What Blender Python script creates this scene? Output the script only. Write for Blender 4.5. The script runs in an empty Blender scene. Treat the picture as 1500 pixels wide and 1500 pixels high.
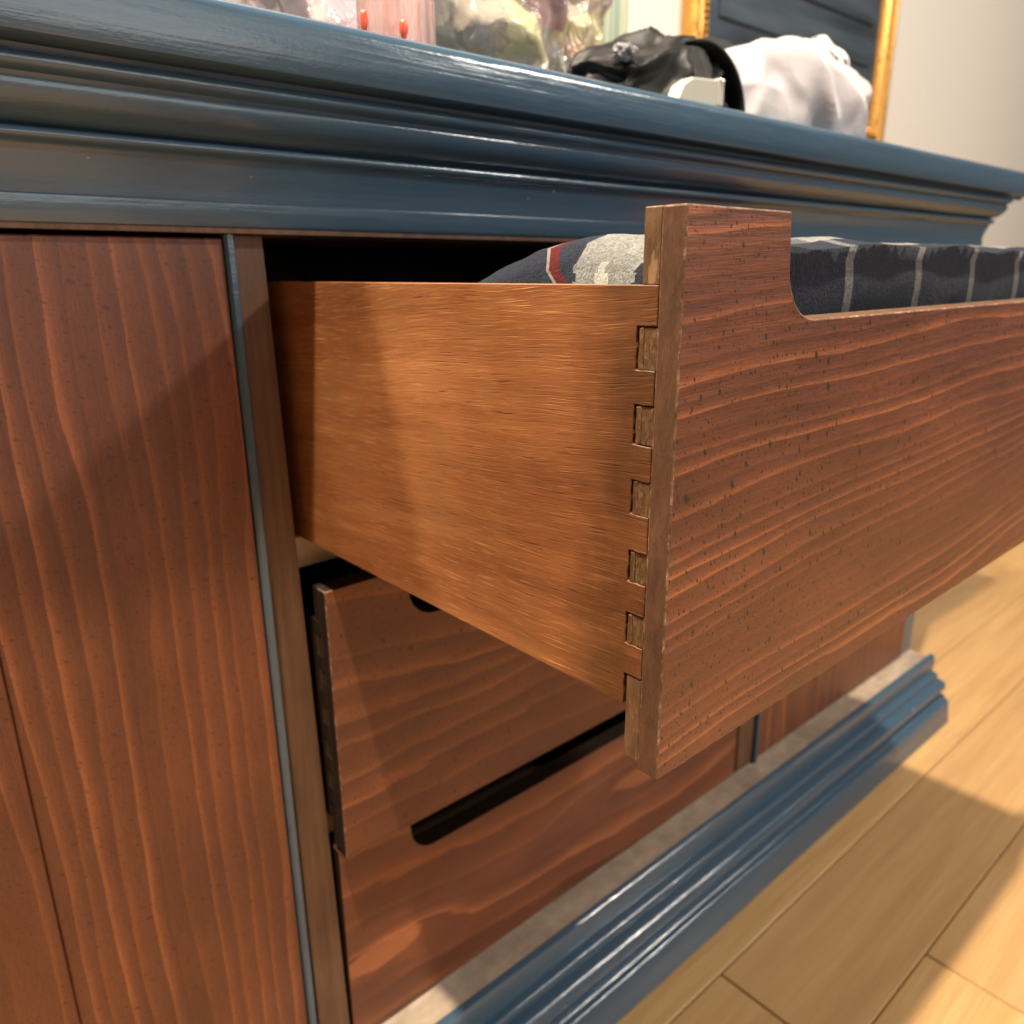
import bpy, bmesh, math, random
from mathutils import Vector, Matrix, noise

random.seed(7)
scn = bpy.context.scene
COL = scn.collection

# ------------------------------------------------------------------ camera
cam_d = bpy.data.cameras.new("camera")
cam = bpy.data.objects.new("camera", cam_d)
COL.objects.link(cam)
R_ = Vector((0.7530927, -0.6578701, -0.0076354))
U_ = Vector((0.1986848, 0.2163489, 0.9558857))
F_ = Vector((0.6271967, 0.7213876, -0.2936396))
CAM = Vector((-0.20544, -0.42599, 0.18061))
m = Matrix((R_, U_, -F_)).transposed().to_4x4()
m.translation = CAM
cam.matrix_world = m
cam_d.sensor_fit = 'HORIZONTAL'
cam_d.sensor_width = 36.0
cam_d.lens = 36.0 * 1144.99 / 1500.0
cam_d.clip_start = 0.01
cam_d.clip_end = 60
cam_d.dof.use_dof = True
cam_d.dof.focus_distance = 0.285
cam_d.dof.aperture_fstop = 12.0
scn.camera = cam

# ------------------------------------------------------------------ light
scn.view_settings.view_transform = 'Standard'
scn.view_settings.look = 'None'
scn.view_settings.exposure = 0.16
scn.view_settings.gamma = 1.0
w = bpy.data.worlds.new("World")
scn.world = w
w.use_nodes = True
w.node_tree.nodes['Background'].inputs[0].default_value = (0.92, 0.95, 1.0, 1)
w.node_tree.nodes['Background'].inputs[1].default_value = 0.085
scn.cycles.use_denoising = True
scn.cycles.max_bounces = 8
scn.cycles.transparent_max_bounces = 8


def disk_lamp(name, loc, target, size, power, col):
    l = bpy.data.lights.new(name, 'AREA')
    l.shape = 'DISK'
    l.size = size
    l.energy = power
    l.color = col
    o = bpy.data.objects.new(name, l)
    COL.objects.link(o)
    o.location = loc
    o.rotation_euler = (Vector(target) - Vector(loc)).to_track_quat('-Z', 'Y').to_euler()
    return o


WARM = (1.0, 0.86, 0.68)
# recessed ceiling lights of the room: two nearly overhead, one along the dresser
disk_lamp("ceiling_lamp", (-0.36, -0.36, 1.95), (0, -0.1, 0), 0.06, 92, WARM)
disk_lamp("ceiling_lamp", (-0.44, 0.40, 1.80), (0, -0.1, 0), 0.13, 56, WARM)
disk_lamp("ceiling_lamp", (2.25, -2.0, 1.80), (0.2, -0.1, 0), 0.22, 68, (1.0, 0.92, 0.82))
disk_lamp("bounce_fill", (0.45, -2.40, 0.60), (0.2, -0.1, 0), 1.50, 16, (1.0, 0.93, 0.85))  # added unseen fill, standing in for wall bounce on the drawer faces


# ------------------------------------------------------------------ helpers
def link(name, mesh, mats, parent=None):
    o = bpy.data.objects.new(name, mesh)
    COL.objects.link(o)
    for k in (mats if isinstance(mats, (list, tuple)) else [mats]):
        mesh.materials.append(k)
    if parent is not None:
        o.parent = parent
        base = Vector((0, 0, 0))
        p = parent
        while p is not None:
            base += p.location
            p = p.parent
        o.location = -base          # mesh data stays in world coordinates
    return o


def obj(name, bm, mats, parent=None, smooth=False):
    bmesh.ops.recalc_face_normals(bm, faces=bm.faces)
    me = bpy.data.meshes.new(name)
    bm.to_mesh(me)
    bm.free()
    if smooth:
        for f in me.polygons:
            f.use_smooth = True
    return link(name, me, mats, parent)


def empty(name, loc, parent=None):
    o = bpy.data.objects.new(name, None)
    COL.objects.link(o)
    o.empty_display_size = 0.05
    if parent is not None:
        o.parent = parent
        loc = Vector(loc) - parent.location
    o.location = loc
    return o


def tag(o, label=None, cat=None, group=None, kind=None):
    if label: o['label'] = label
    if cat: o['category'] = cat
    if group: o['group'] = group
    if kind: o['kind'] = kind
    return o


def box(bm, x0, x1, y0, y1, z0, z1):
    v = [bm.verts.new(p) for p in ((x0, y0, z0), (x1, y0, z0), (x1, y1, z0), (x0, y1, z0),
                                   (x0, y0, z1), (x1, y0, z1), (x1, y1, z1), (x0, y1, z1))]
    for f in ((0, 3, 2, 1), (4, 5, 6, 7), (0, 1, 5, 4), (1, 2, 6, 5), (2, 3, 7, 6), (3, 0, 4, 7)):
        bm.faces.new([v[i] for i in f])
    return v


def prism(bm, pts, axis, a0, a1):
    """polygon of 2D pts (the two other axes in x,y,z order) extruded along axis"""
    def mk(p, a):
        q = list(p)
        q.insert(axis, a)
        return bm.verts.new(q)
    A = [mk(p, a0) for p in pts]
    B = [mk(p, a1) for p in pts]
    n = len(pts)
    bm.faces.new(A)
    bm.faces.new(B[::-1])
    for i in range(n):
        j = (i + 1) % n
        bm.faces.new((A[i], B[i], B[j], A[j]))


def bevel(bm, wd, seg=2, mat=None, ang=0.5):
    bmesh.ops.recalc_face_normals(bm, faces=bm.faces)
    es = [e for e in bm.edges if len(e.link_faces) == 2 and e.calc_face_angle(0) > ang]
    r = bmesh.ops.bevel(bm, geom=es, offset=wd, segments=seg, profile=0.5, affect='EDGES', clamp_overlap=True)
    if mat is not None:
        for f in r['faces']:
            f.material_index = mat


# ------------------------------------------------------------------ materials
class NT:
    def __init__(s, name):
        s.m = bpy.data.materials.new(name)
        s.m.use_nodes = True
        s.t = s.m.node_tree
        s.b = s.t.nodes['Principled BSDF']
        tc = s.t.nodes.new('ShaderNodeTexCoord')
        s.co = tc.outputs['Object']

    def n(s, typ, **kw):
        nd = s.t.nodes.new(typ)
        for k, v in kw.items():
            setattr(nd, k, v)
        return nd

    def set(s, sock, v):
        if hasattr(v, 'is_output') or isinstance(v, bpy.types.NodeSocket):
            s.t.links.new(v, sock)
        else:
            sock.default_value = v

    def map(s, scale=(1, 1, 1), rot=(0, 0, 0), loc=(0, 0, 0), co=None):
        nd = s.n('ShaderNodeMapping')
        s.set(nd.inputs[0], co or s.co)
        nd.inputs[1].default_value = loc
        nd.inputs[2].default_value = rot
        nd.inputs[3].default_value = scale
        return nd.outputs[0]

    def noise(s, co, scale=1.0, detail=3, rough=0.5, dist=0.0, col=False):
        nd = s.n('ShaderNodeTexNoise')
        s.set(nd.inputs['Vector'], co)
        nd.inputs['Scale'].default_value = scale
        nd.inputs['Detail'].default_value = detail
        nd.inputs['Roughness'].default_value = rough
        nd.inputs['Distortion'].default_value = dist
        return nd.outputs[1 if col else 0]

    def math(s, op, a, b=0.0, c=None, clamp=False):
        nd = s.n('ShaderNodeMath', operation=op)
        nd.use_clamp = clamp
        s.set(nd.inputs[0], a)
        s.set(nd.inputs[1], b)
        if c is not None:
            s.set(nd.inputs[2], c)
        return nd.outputs[0]

    def rng(s, v, a, b, c=0.0, d=1.0):
        nd = s.n('ShaderNodeMapRange')
        s.set(nd.inputs[0], v)
        for i, k in enumerate((a, b, c, d)):
            nd.inputs[i + 1].default_value = k
        return nd.outputs[0]

    def ramp(s, v, stops, interp='LINEAR'):
        nd = s.n('ShaderNodeValToRGB')
        nd.color_ramp.interpolation = interp
        e = nd.color_ramp.elements
        while len(e) < len(stops):
            e.new(0.5)
        for k, (p, c) in zip(e, stops):
            k.position = p
            k.color = (*c, 1) if len(c) == 3 else c
        s.set(nd.inputs[0], v)
        return nd.outputs[0]

    def mix(s, f, a, b, blend='MIX'):
        nd = s.n('ShaderNodeMix', data_type='RGBA', blend_type=blend)
        s.set(nd.inputs[0], f)
        s.set(nd.inputs[6], (*a, 1) if isinstance(a, tuple) and len(a) == 3 else a)
        s.set(nd.inputs[7], (*b, 1) if isinstance(b, tuple) and len(b) == 3 else b)
        return nd.outputs[2]

    def sep(s, v):
        nd = s.n('ShaderNodeSeparateXYZ')
        s.set(nd.inputs[0], v)
        return nd.outputs

    def comb(s, x, y, z):
        nd = s.n('ShaderNodeCombineXYZ')
        for i, k in enumerate((x, y, z)):
            s.set(nd.inputs[i], k)
        return nd.outputs[0]

    def bump(s, h, dist, strength=1.0, normal=None):
        nd = s.n('ShaderNodeBump')
        nd.inputs['Strength'].default_value = strength
        nd.inputs['Distance'].default_value = dist
        s.set(nd.inputs['Height'], h)
        if normal is not None:
            s.set(nd.inputs['Normal'], normal)
        return nd.outputs[0]

    def out(s, col, rough=0.5, normal=None, spec=0.5, **kw):
        s.set(s.b.inputs['Base Color'], (*col, 1) if isinstance(col, tuple) and len(col) == 3 else col)
        s.set(s.b.inputs['Roughness'], rough)
        s.b.inputs['Specular IOR Level'].default_value = spec
        if normal is not None:
            s.set(s.b.inputs['Normal'], normal)
        for k, v in kw.items():
            s.set(s.b.inputs[k.replace('_', ' ')], v)
        return s.m


def mat_blue():
    t = NT('blue_gloss_paint')
    brush = t.noise(t.map((5, 160, 420)), 1, 3, 0.55)
    grit = t.noise(t.map((330, 620, 620)), 1, 4, 0.65)
    lump = t.noise(t.map((22, 90, 90)), 1, 2)
    ding = t.n('ShaderNodeTexVoronoi')
    t.set(ding.inputs['Vector'], t.map((52, 75, 75)))
    ding.inputs['Scale'].default_value = 1.0
    wid = t.rng(t.sep(ding.outputs['Color'])[2], 0, 1, 0.05, 0.13)
    dent = t.math('SUBTRACT', wid, ding.outputs['Distance'])
    dent = t.math('MULTIPLY', dent, 14.0, clamp=True)
    pick = t.math('GREATER_THAN', t.sep(ding.outputs['Color'])[0], 0.74)
    dent = t.math('MULTIPLY', dent, pick)
    h = t.math('MULTIPLY_ADD', brush, 0.45, t.math('MULTIPLY_ADD', grit, 0.26, t.math('MULTIPLY', lump, 1.1)))
    nrm = t.bump(h, 0.0010, 0.45)
    nrm = t.bump(dent, 0.0012, -0.9, nrm)
    big = t.noise(t.map((5, 20, 40)), 1, 3)
    col = t.mix(big, (0.036, 0.068, 0.106), (0.049, 0.089, 0.134))
    chip = t.math('MULTIPLY', dent, t.math('GREATER_THAN', t.sep(ding.outputs['Color'])[1], 0.72))
    col = t.mix(t.math('MULTIPLY', chip, 0.7), col, (0.42, 0.47, 0.48))
    rough = t.rng(t.noise(t.map((12, 200, 200)), 1, 3), 0.3, 0.7, 0.15, 0.27)
    return t.out(col, rough, nrm, 0.6)


def mat_front(name, freq=150.0, offset=0.0, dots=1.0, vertical=False, blotch=0.5, zwarp=0.9, tilt=0.0, eyes=(), con=1.0, wobk=0.5, kmin=0.0):
    """stained softwood: sawtooth growth rings along the board, fibres and black worm flecks"""
    t = NT(name)
    x, y, z = t.sep(t.co)
    if vertical:
        x, z = z, x
    # board coordinate: u along the grain, v across
    v = t.math('MULTIPLY_ADD', x, tilt, z)
    g = t.comb(x, y, v)
    w1 = t.noise(t.map((5.0, 3, 9), loc=(offset, 0, offset)), 1, 2) if False else None
    nv = t.n('ShaderNodeVectorMath', operation='MULTIPLY')
    t.set(nv.inputs[0], g); nv.inputs[1].default_value = (3.2, 3.2, 6.5)
    na = t.n('ShaderNodeVectorMath', operation='ADD')
    t.set(na.inputs[0], nv.outputs[0]); na.inputs[1].default_value = (offset, offset * 1.7, offset * .3)
    low = t.noise(na.outputs[0], 1, 1, 0.4)
    nv2 = t.n('ShaderNodeVectorMath', operation='MULTIPLY')
    t.set(nv2.inputs[0], g); nv2.inputs[1].default_value = (19.0, 20.0, 75.0)
    wob = t.noise(nv2.outputs[0], 1, 2, 0.5)
    nv3 = t.n('ShaderNodeVectorMath', operation='MULTIPLY')
    t.set(nv3.inputs[0], g); nv3.inputs[1].default_value = (60.0, 200.0, 1500.0)
    fib = t.noise(nv3.outputs[0], 1, 3, 0.6)
    nv4 = t.n('ShaderNodeVectorMath', operation='MULTIPLY')
    t.set(nv4.inputs[0], g); nv4.inputs[1].default_value = (330.0, 330.0, 520.0)
    fine = t.noise(nv4.outputs[0], 1, 3, 0.6)
    ph = t.math('MULTIPLY', v, -freq)
    ph = t.math('ADD', ph, t.math('MULTIPLY', low, freq * 0.055 * zwarp))
    nsp = t.n('ShaderNodeVectorMath', operation='MULTIPLY')
    t.set(nsp.inputs[0], g); nsp.inputs[1].default_value = (1.5, 1.5, 46.0)
    ph = t.math('ADD', ph, t.math('MULTIPLY', t.noise(nsp.outputs[0], 1, 2, 0.5), 2.3 * min(1.0, freq / 140.0)))
    ph = t.math('ADD', ph, t.math('MULTIPLY', wob, wobk))
    eye = None
    for (ex, ez, ea, eb, es) in eyes:          # cathedral tips of the sawn board
        dx = t.math('MULTIPLY', t.math('SUBTRACT', x, ex), 1.0 / ea)
        dz = t.math('MULTIPLY', t.math('MULTIPLY_ADD', t.math('SUBTRACT', x, ex), es, t.math('SUBTRACT', z, ez)), 1.0 / eb)
        dd = t.math('SQRT', t.math('MULTIPLY_ADD', dx, dx, t.math('MULTIPLY', dz, dz)))
        dd = t.math('MULTIPLY_ADD', t.math('SUBTRACT', wob, 0.5), 0.6, dd)
        e_ = t.rng(dd, 0.80, 1.0, 1.0, 0.0)
        ph = t.math('ADD', ph, t.math('MULTIPLY', t.rng(dd, 1.0, 2.6, 1.0, 0.0), 0.9))
        eye = e_ if eye is None else t.math('MAXIMUM', eye, e_)
    ring = t.math('FRACT', ph)
    ringid = t.math('FLOOR', ph)
    wn = t.n('ShaderNodeTexWhiteNoise', noise_dimensions='1D')
    t.set(wn.inputs['W'], ringid)
    dark = (0.092, 0.036, 0.021)
    mid = (0.205, 0.066, 0.031)
    lite = (0.47, 0.172, 0.064)
    c = t.ramp(ring, [(0.0, mid), (0.12, dark), (0.45, (0.165, 0.058, 0.030)), (0.70, (0.255, 0.088, 0.039)), (0.91, lite), (0.97, lite), (1.0, (0.26, 0.10, 0.05))])
    flat = t.mix(blotch, dark, mid)
    k = t.math('MULTIPLY', t.rng(wn.outputs['Value'], 0.1, 0.9, kmin, 1.0), t.rng(low, 0.35, 0.62, 1.0, 0.45))
    c = t.mix(t.math('MULTIPLY', k, con), flat, c)
    if eye is not None:
        c = t.mix(t.math('MULTIPLY', eye, 0.6), c, (0.40, 0.150, 0.062))
    nb = t.n('ShaderNodeVectorMath', operation='MULTIPLY')
    t.set(nb.inputs[0], g); nb.inputs[1].default_value = (7.0, 7.0, 22.0)
    bl = t.noise(nb.outputs[0], 1, 3, 0.55)
    c = t.mix(t.rng(bl, 0.3, 0.72), t.mix(0.75, c, (0.50, 0.46, 0.46), 'MULTIPLY'), t.mix(0.35, c, (1.25, 1.1, 0.95), 'MULTIPLY'))
    c = t.mix(0.55, c, t.ramp(fib, [(0.25, (0.62, 0.58, 0.55)), (0.7, (1.12, 1.1, 1.08))]), 'MULTIPLY')
    c = t.mix(0.35, c, t.ramp(fine, [(0.3, (0.7, 0.68, 0.66)), (0.7, (1.15, 1.15, 1.15))]), 'MULTIPLY')
    # worm flecks, three sizes
    hole = None
    for sc, r0, thr, seed in ((620.0, 0.20, 0.44, 0.0), (330.0, 0.19, 0.60, 3.1), (165.0, 0.15, 0.66, 7.7), (112.0, 0.15, 0.76, 1.3)):
        vo = t.n('ShaderNodeTexVoronoi', voronoi_dimensions='2D')
        t.set(vo.inputs['Vector'], t.comb(t.math('MULTIPLY_ADD', z, 0.25, x), t.math('MULTIPLY_ADD', z, 0.62, seed), 0.0))
        vo.inputs['Scale'].default_value = sc
        cr = t.sep(vo.outputs['Color'])
        rad = t.math('MULTIPLY', r0, t.rng(cr[1], 0, 1, 0.45, 1.15))
        d = t.math('SUBTRACT', rad, vo.outputs['Distance'])
        d = t.math('MULTIPLY', d, 12.0, clamp=True)
        dens = t.noise(t.comb(t.math('MULTIPLY', x, 16.0), t.math('ADD', t.math('MULTIPLY', z, 16.0), seed + offset), 0.0), 1, 2)
        gate = t.math('GREATER_THAN', t.math('MULTIPLY_ADD', dens, 0.9, cr[0]), thr + 0.52)
        d = t.math('MULTIPLY', d, gate)
        hole = d if hole is None else t.math('MAXIMUM', hole, d)
    c = t.mix(t.math('MULTIPLY', hole, 0.93 * dots), c, (0.014, 0.011, 0.010))
    h = t.math('MULTIPLY_ADD', fib, 0.5, t.math('MULTIPLY', ring, 0.55))
    nrm = t.bump(h, 0.0006, 0.5)
    nrm = t.bump(hole, 0.0008, -0.7 * dots, nrm)
    return t.out(c, t.rng(fib, 0.3, 0.7, 0.36, 0.52), nrm, 0.36)


def mat_side():
    """drawer side: oiled hardwood, short open pores along Y, pale rubbed patches, grime by the joint"""
    t = NT('drawer_side_wood')
    x, y, z = t.sep(t.co)
    wv = t.noise(t.comb(t.math('MULTIPLY', y, 9.0), t.math('MULTIPLY', x, 9.0), t.math('MULTIPLY', z, 14.0)), 1, 2)
    v = t.math('ADD', t.math('MULTIPLY_ADD', y, 0.06, z), t.math('MULTIPLY', wv, 0.010))
    def nz(a, b, c, det=3, rg=0.55, dist=0.0, off=0.0):
        return t.noise(t.comb(t.math('MULTIPLY_ADD', y, a, off), t.math('MULTIPLY', x, c), t.math('MULTIPLY', v, b)), 1, det, rg, dist)
    fine = nz(55, 900, 900, 3, 0.6)
    figure = nz(6, 90, 120, 4, 0.6, 0, 9.0)
    broad = nz(5, 9, 34, 3, 0.55, 0.3, 23.0)
    pores = nz(52, 1500, 900, 2, 0.5, 0, 4.0)
    dashes = nz(44, 1500, 1150, 2, 0.5, 0, 14.0)
    blot = nz(20, 22, 26, 4, 0.62, 0.5, 2.0)
    tone = nz(7, 9, 15, 2, 0.5, 0.4, 17.0)
    where = nz(12, 12, 22, 2, 0.5, 0.2, 31.0)
    c = t.ramp(figure, [(0.26, (0.205, 0.075, 0.027)), (0.5, (0.295, 0.112, 0.040)), (0.74, (0.385, 0.162, 0.060))])
    c = t.mix(t.rng(broad, 0.32, 0.68), t.mix(0.8, c, (0.66, 0.58, 0.52), 'MULTIPLY'), t.mix(0.8, c, (1.18, 1.20, 1.18), 'MULTIPLY'))
    c = t.mix(0.45, c, t.ramp(fine, [(0.3, (0.70, 0.66, 0.62)), (0.7, (1.16, 1.16, 1.16))]), 'MULTIPLY')
    c = t.mix(t.rng(tone, 0.34, 0.68), t.mix(0.5, c, (0.70, 0.60, 0.54), 'MULTIPLY'), t.mix(0.7, c, (1.22, 1.30, 1.32), 'MULTIPLY'))
    c = t.mix(t.rng(blot, 0.52, 0.76, 0.0, 0.40), c, (0.45, 0.225, 0.085))
    pm = t.math('MULTIPLY', t.rng(pores, 0.57, 0.68), t.rng(where, 0.42, 0.60, 0.10, 0.75))
    c = t.mix(pm, c, (0.085, 0.032, 0.014))
    dm = t.math('MULTIPLY', t.rng(dashes, 0.57, 0.70), t.rng(where, 0.62, 0.36, 0.15, 0.6))
    c = t.mix(dm, c, (0.58, 0.29, 0.12))
    grime = t.math('ADD', t.rng(y, -0.216, -0.246, 0.0, 1.0), t.rng(blot, 0.35, 0.7, -0.40, 0.30), clamp=True)
    c = t.mix(grime, c, t.mix(0.95, c, (0.36, 0.36, 0.34), 'MULTIPLY'))
    h = t.math('MULTIPLY_ADD', fine, 0.35, t.math('MULTIPLY_ADD', pm, -0.8, t.math('MULTIPLY', dm, 0.5)))
    nrm = t.bump(h, 0.0005, 0.5)
    return t.out(c, t.rng(blot, 0.3, 0.7, 0.52, 0.40), nrm, 0.40)


def mat_mottle(name, cols, sc=(200, 200, 60), rough=0.6, bumpd=0.0006, spec=0.3, scratch=0.35, chips=()):
    t = NT(name)
    a = t.noise(t.map(sc), 1, 4, 0.6)
    b = t.noise(t.map((900, 900, 260)), 1, 3, 0.6)
    big = t.noise(t.map((70, 70, 30)), 1, 3, 0.5)
    c = t.ramp(a, [(0.28, cols[0]), (0.52, cols[1]), (0.75, cols[2])])
    c = t.mix(0.5, c, t.ramp(big, [(0.3, (0.6, 0.58, 0.55)), (0.7, (1.15, 1.12, 1.08))]), 'MULTIPLY')
    c = t.mix(t.rng(b, 0.60, 0.72, 0.0, scratch), c, cols[3])
    for (cy, cz, ry, rz) in chips:
        x, y, z = t.sep(t.co)
        dy = t.math('MULTIPLY', t.math('SUBTRACT', y, cy), 1.0 / ry)
        dz = t.math('MULTIPLY', t.math('MULTIPLY_ADD', t.math('SUBTRACT', y, cy), 0.8, t.math('SUBTRACT', z, cz)), 1.0 / rz)
        dd = t.math('SQRT', t.math('MULTIPLY_ADD', dy, dy, t.math('MULTIPLY', dz, dz)))
        dd = t.math('MULTIPLY_ADD', t.math('SUBTRACT', b, 0.5), 2.2, t.math('MULTIPLY_ADD', t.math('SUBTRACT', a, 0.5), 2.0, dd))
        c = t.mix(t.rng(dd, 1.1, 0.7, 0.0, 0.6), c, cols[3])
    nrm = t.bump(t.math('MULTIPLY_ADD', b, 0.5, a), bumpd, 0.6)
    return t.out(c, rough, nrm, spec)


BLUE = mat_blue()
FRONT_A = mat_front('stained_pine_front', 142, 0.0, 1.0, tilt=-0.03, zwarp=0.62, kmin=0.15)
FRONT_B = mat_front('stained_pine_front_mid', 54, 5.3, 0.75, tilt=0.03, zwarp=1.2, con=0.6, wobk=0.6)
FRONT_C = mat_front('stained_pine_front_low', 36, 11.9, 0.12, zwarp=1.6, tilt=0.03, con=0.5, wobk=0.5, eyes=((0.030, -0.319, 0.042, 0.013, 0.0), (0.345, -0.307, 0.055, 0.011, 0.09)))
DOORWOOD = mat_front('stained_pine_door', 95, 21.0, 0.5, vertical=True, zwarp=0.7, con=0.55, wobk=0.35)
SIDE = mat_side()
EDGE = mat_mottle('worn_edge_wood', [(0.085, 0.043, 0.020), (0.145, 0.078, 0.038), (0.20, 0.115, 0.058), (0.36, 0.22, 0.11)], chips=((-0.2590, 0.1795, 0.0016, 0.0052),))
EDGE_D = mat_mottle('dark_edge_wood', [(0.072, 0.034, 0.019), (0.105, 0.050, 0.027), (0.14, 0.070, 0.038), (0.23, 0.13, 0.07)], scratch=0.2)
PIN = mat_mottle('pin_end_wood', [(0.060, 0.030, 0.014), (0.115, 0.060, 0.027), (0.19, 0.105, 0.046), (0.46, 0.28, 0.12)], (260, 500, 260), scratch=0.5)
WORN = mat_mottle('rubbed_edge', [(0.075, 0.036, 0.020), (0.15, 0.08, 0.045), (0.38, 0.25, 0.16), (0.65, 0.48, 0.34)], (190, 190, 190), scratch=0.7)
BLACKED = mat_mottle('near_black_edge', [(0.018, 0.010, 0.007), (0.026, 0.014, 0.009), (0.034, 0.019, 0.012), (0.07, 0.04, 0.025)], scratch=0.15)  # near-black tone for closed drawers' edges and the middle drawer's sides
STILE = mat_mottle('brown_stile_wood', [(0.070, 0.036, 0.021), (0.105, 0.053, 0.030), (0.14, 0.076, 0.044), (0.17, 0.095, 0.055)], (160, 160, 9), 0.5)
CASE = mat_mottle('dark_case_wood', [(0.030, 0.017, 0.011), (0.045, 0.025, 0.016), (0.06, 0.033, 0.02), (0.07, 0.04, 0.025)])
RAILW = mat_mottle('dusty_rail_wood', [(0.27, 0.20, 0.15), (0.35, 0.27, 0.20), (0.44, 0.35, 0.27), (0.55, 0.46, 0.37)], (14, 40, 40), 0.75)


# ------------------------------------------------------------------ setting: floor and wall
def mat_floor():
    t = NT('oak_floor')
    oi = t.n('ShaderNodeObjectInfo')
    x, y, z = t.sep(t.co)
    off = t.math('MULTIPLY', oi.outputs['Random'], 40.0)
    a = t.noise(t.comb(t.math('MULTIPLY_ADD', x, 4.0, off), t.math('MULTIPLY', y, 60.0), z), 1, 4, 0.55)
    b = t.noise(t.comb(t.math('MULTIPLY_ADD', x, 14.0, off), t.math('MULTIPLY', y, 420.0), z), 1, 3, 0.6)
    c = t.ramp(a, [(0.3, (0.50, 0.285, 0.110)), (0.55, (0.60, 0.365, 0.150)), (0.75, (0.66, 0.42, 0.19))])
    c = t.mix(0.5, c, t.ramp(b, [(0.3, (0.75, 0.7, 0.65)), (0.7, (1.06, 1.06, 1.06))]), 'MULTIPLY')
    c = t.mix(t.math('MULTIPLY', oi.outputs['Random'], 0.45), c, (0.42, 0.24, 0.11))
    return t.out(c, 0.38, t.bump(b, 0.0004, 0.4), 0.4)


FLOOR = mat_floor()
Z_F = -0.490
bm = bmesh.new()
box(bm, -1.8, 3.2, -2.6, 0.64, Z_F - 0.05, Z_F - 0.012)
floor = obj('floor', bm, CASE)
tag(floor, kind='structure')
rows = []
yy = -0.0996 + 0.125 * 5
r_i = 0
while yy > -2.5:
    y1 = yy - 0.0006
    y0 = yy - 0.125 + 0.0006
    xs = [-1.8 + (r_i * 0.37) % 0.9]
    while xs[-1] < 3.2:
        xs.append(xs[-1] + random.uniform(0.8, 1.3))
    xs = [-1.8] + xs
    for a, b_ in zip(xs[:-1], xs[1:]):
        b_ = min(b_, 3.2)
        if b_ - a < 0.05:
            continue
        bm = bmesh.new()
        box(bm, a + 0.0006, b_ - 0.0006, y0, y1, Z_F - 0.012, Z_F)
        bevel(bm, 0.0012, 1)
        obj('plank', bm, FLOOR, floor)
    yy -= 0.125
    r_i += 1


def mat_wall():
    t = NT('white_wall_paint')
    a = t.noise(t.map((60, 60, 60)), 1, 3)
    return t.out(t.mix(a, (0.64, 0.61, 0.555), (0.68, 0.65, 0.595)), 0.6, t.bump(a, 0.0006, 0.3), 0.3)


bm = bmesh.new()
box(bm, -1.8, 3.2, 0.60, 0.66, Z_F, 2.1)
tag(obj('wall', bm, mat_wall()), kind='structure')

# ------------------------------------------------------------------ dresser
DX0, DX1 = -0.47, 0.985
dresser = empty('dresser', (0.257, 0.2, Z_F))
tag(dresser, 'blue painted dresser with moulded edges, stained pine drawers and the top drawer pulled open', 'dresser')
W = 0.508


def arc(cx, cy, r, a0, a1, n):
    return [(cx + r * math.cos(math.radians(a0 + (a1 - a0) * i / n)), cy + r * math.sin(math.radians(a0 + (a1 - a0) * i / n))) for i in range(n + 1)]


def extrude_x(name, prof, x0, x1, mat, parent, nseg=40, wob=0.00025, seed=0.0):
    """profile of (Y,Z) points swept along X with a hand-planed waviness"""
    bm = bmesh.new()
    rings = []
    for i in range(nseg + 1):
        X = x0 + (x1 - x0) * i / nseg
        ring = []
        for k, (py, pz) in enumerate(prof):
            dy = wob * noise.noise(Vector((X * 9 + seed, k * 0.35, 0)))
            dz = wob * noise.noise(Vector((X * 9 + seed, k * 0.35, 7)))
            ring.append(bm.verts.new((X, py + dy, pz + dz)))
        rings.append(ring)
    n = len(prof)
    for i in range(nseg):
        for k in range(n):
            j = (k + 1) % n
            bm.faces.new((rings[i][k], rings[i][j], rings[i + 1][j], rings[i + 1][k]))
    bm.faces.new(rings[0][::-1])
    bm.faces.new(rings[-1])
    bmesh.ops.recalc_face_normals(bm, faces=bm.faces)
    for f in bm.faces:
        f.smooth = True
    for e in bm.edges:
        if len(e.link_faces) == 2 and e.calc_face_angle(0) > 0.75:
            e.smooth = False
    return obj_keep(name, bm, mat, parent)


def obj_keep(name, bm, mat, parent):
    me = bpy.data.meshes.new(name)
    bm.to_mesh(me)
    bm.free()
    return link(name, me, mat, parent)


# top slab: face plane at Y=-0.05, rounded over to Z=0.295
ZT = 0.2965
prof = [(0.50, 0.266), (0.50, ZT)] + [(-0.044, ZT)]
prof += [(-0.0435 - 0.0065 * math.sin(math.radians(a)), ZT - 0.0065 + 0.0065 * math.cos(math.radians(a))) for a in range(10, 91, 10)]
prof += [(-0.0502, 0.283), (-0.0500, 0.2720), (-0.0492, 0.2702), (-0.047, 0.2695), (-0.034, 0.2690), (-0.033, 0.266)]
extrude_x('top', prof, DX0 - 0.05, DX1 + 0.05, BLUE, dresser)

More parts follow.
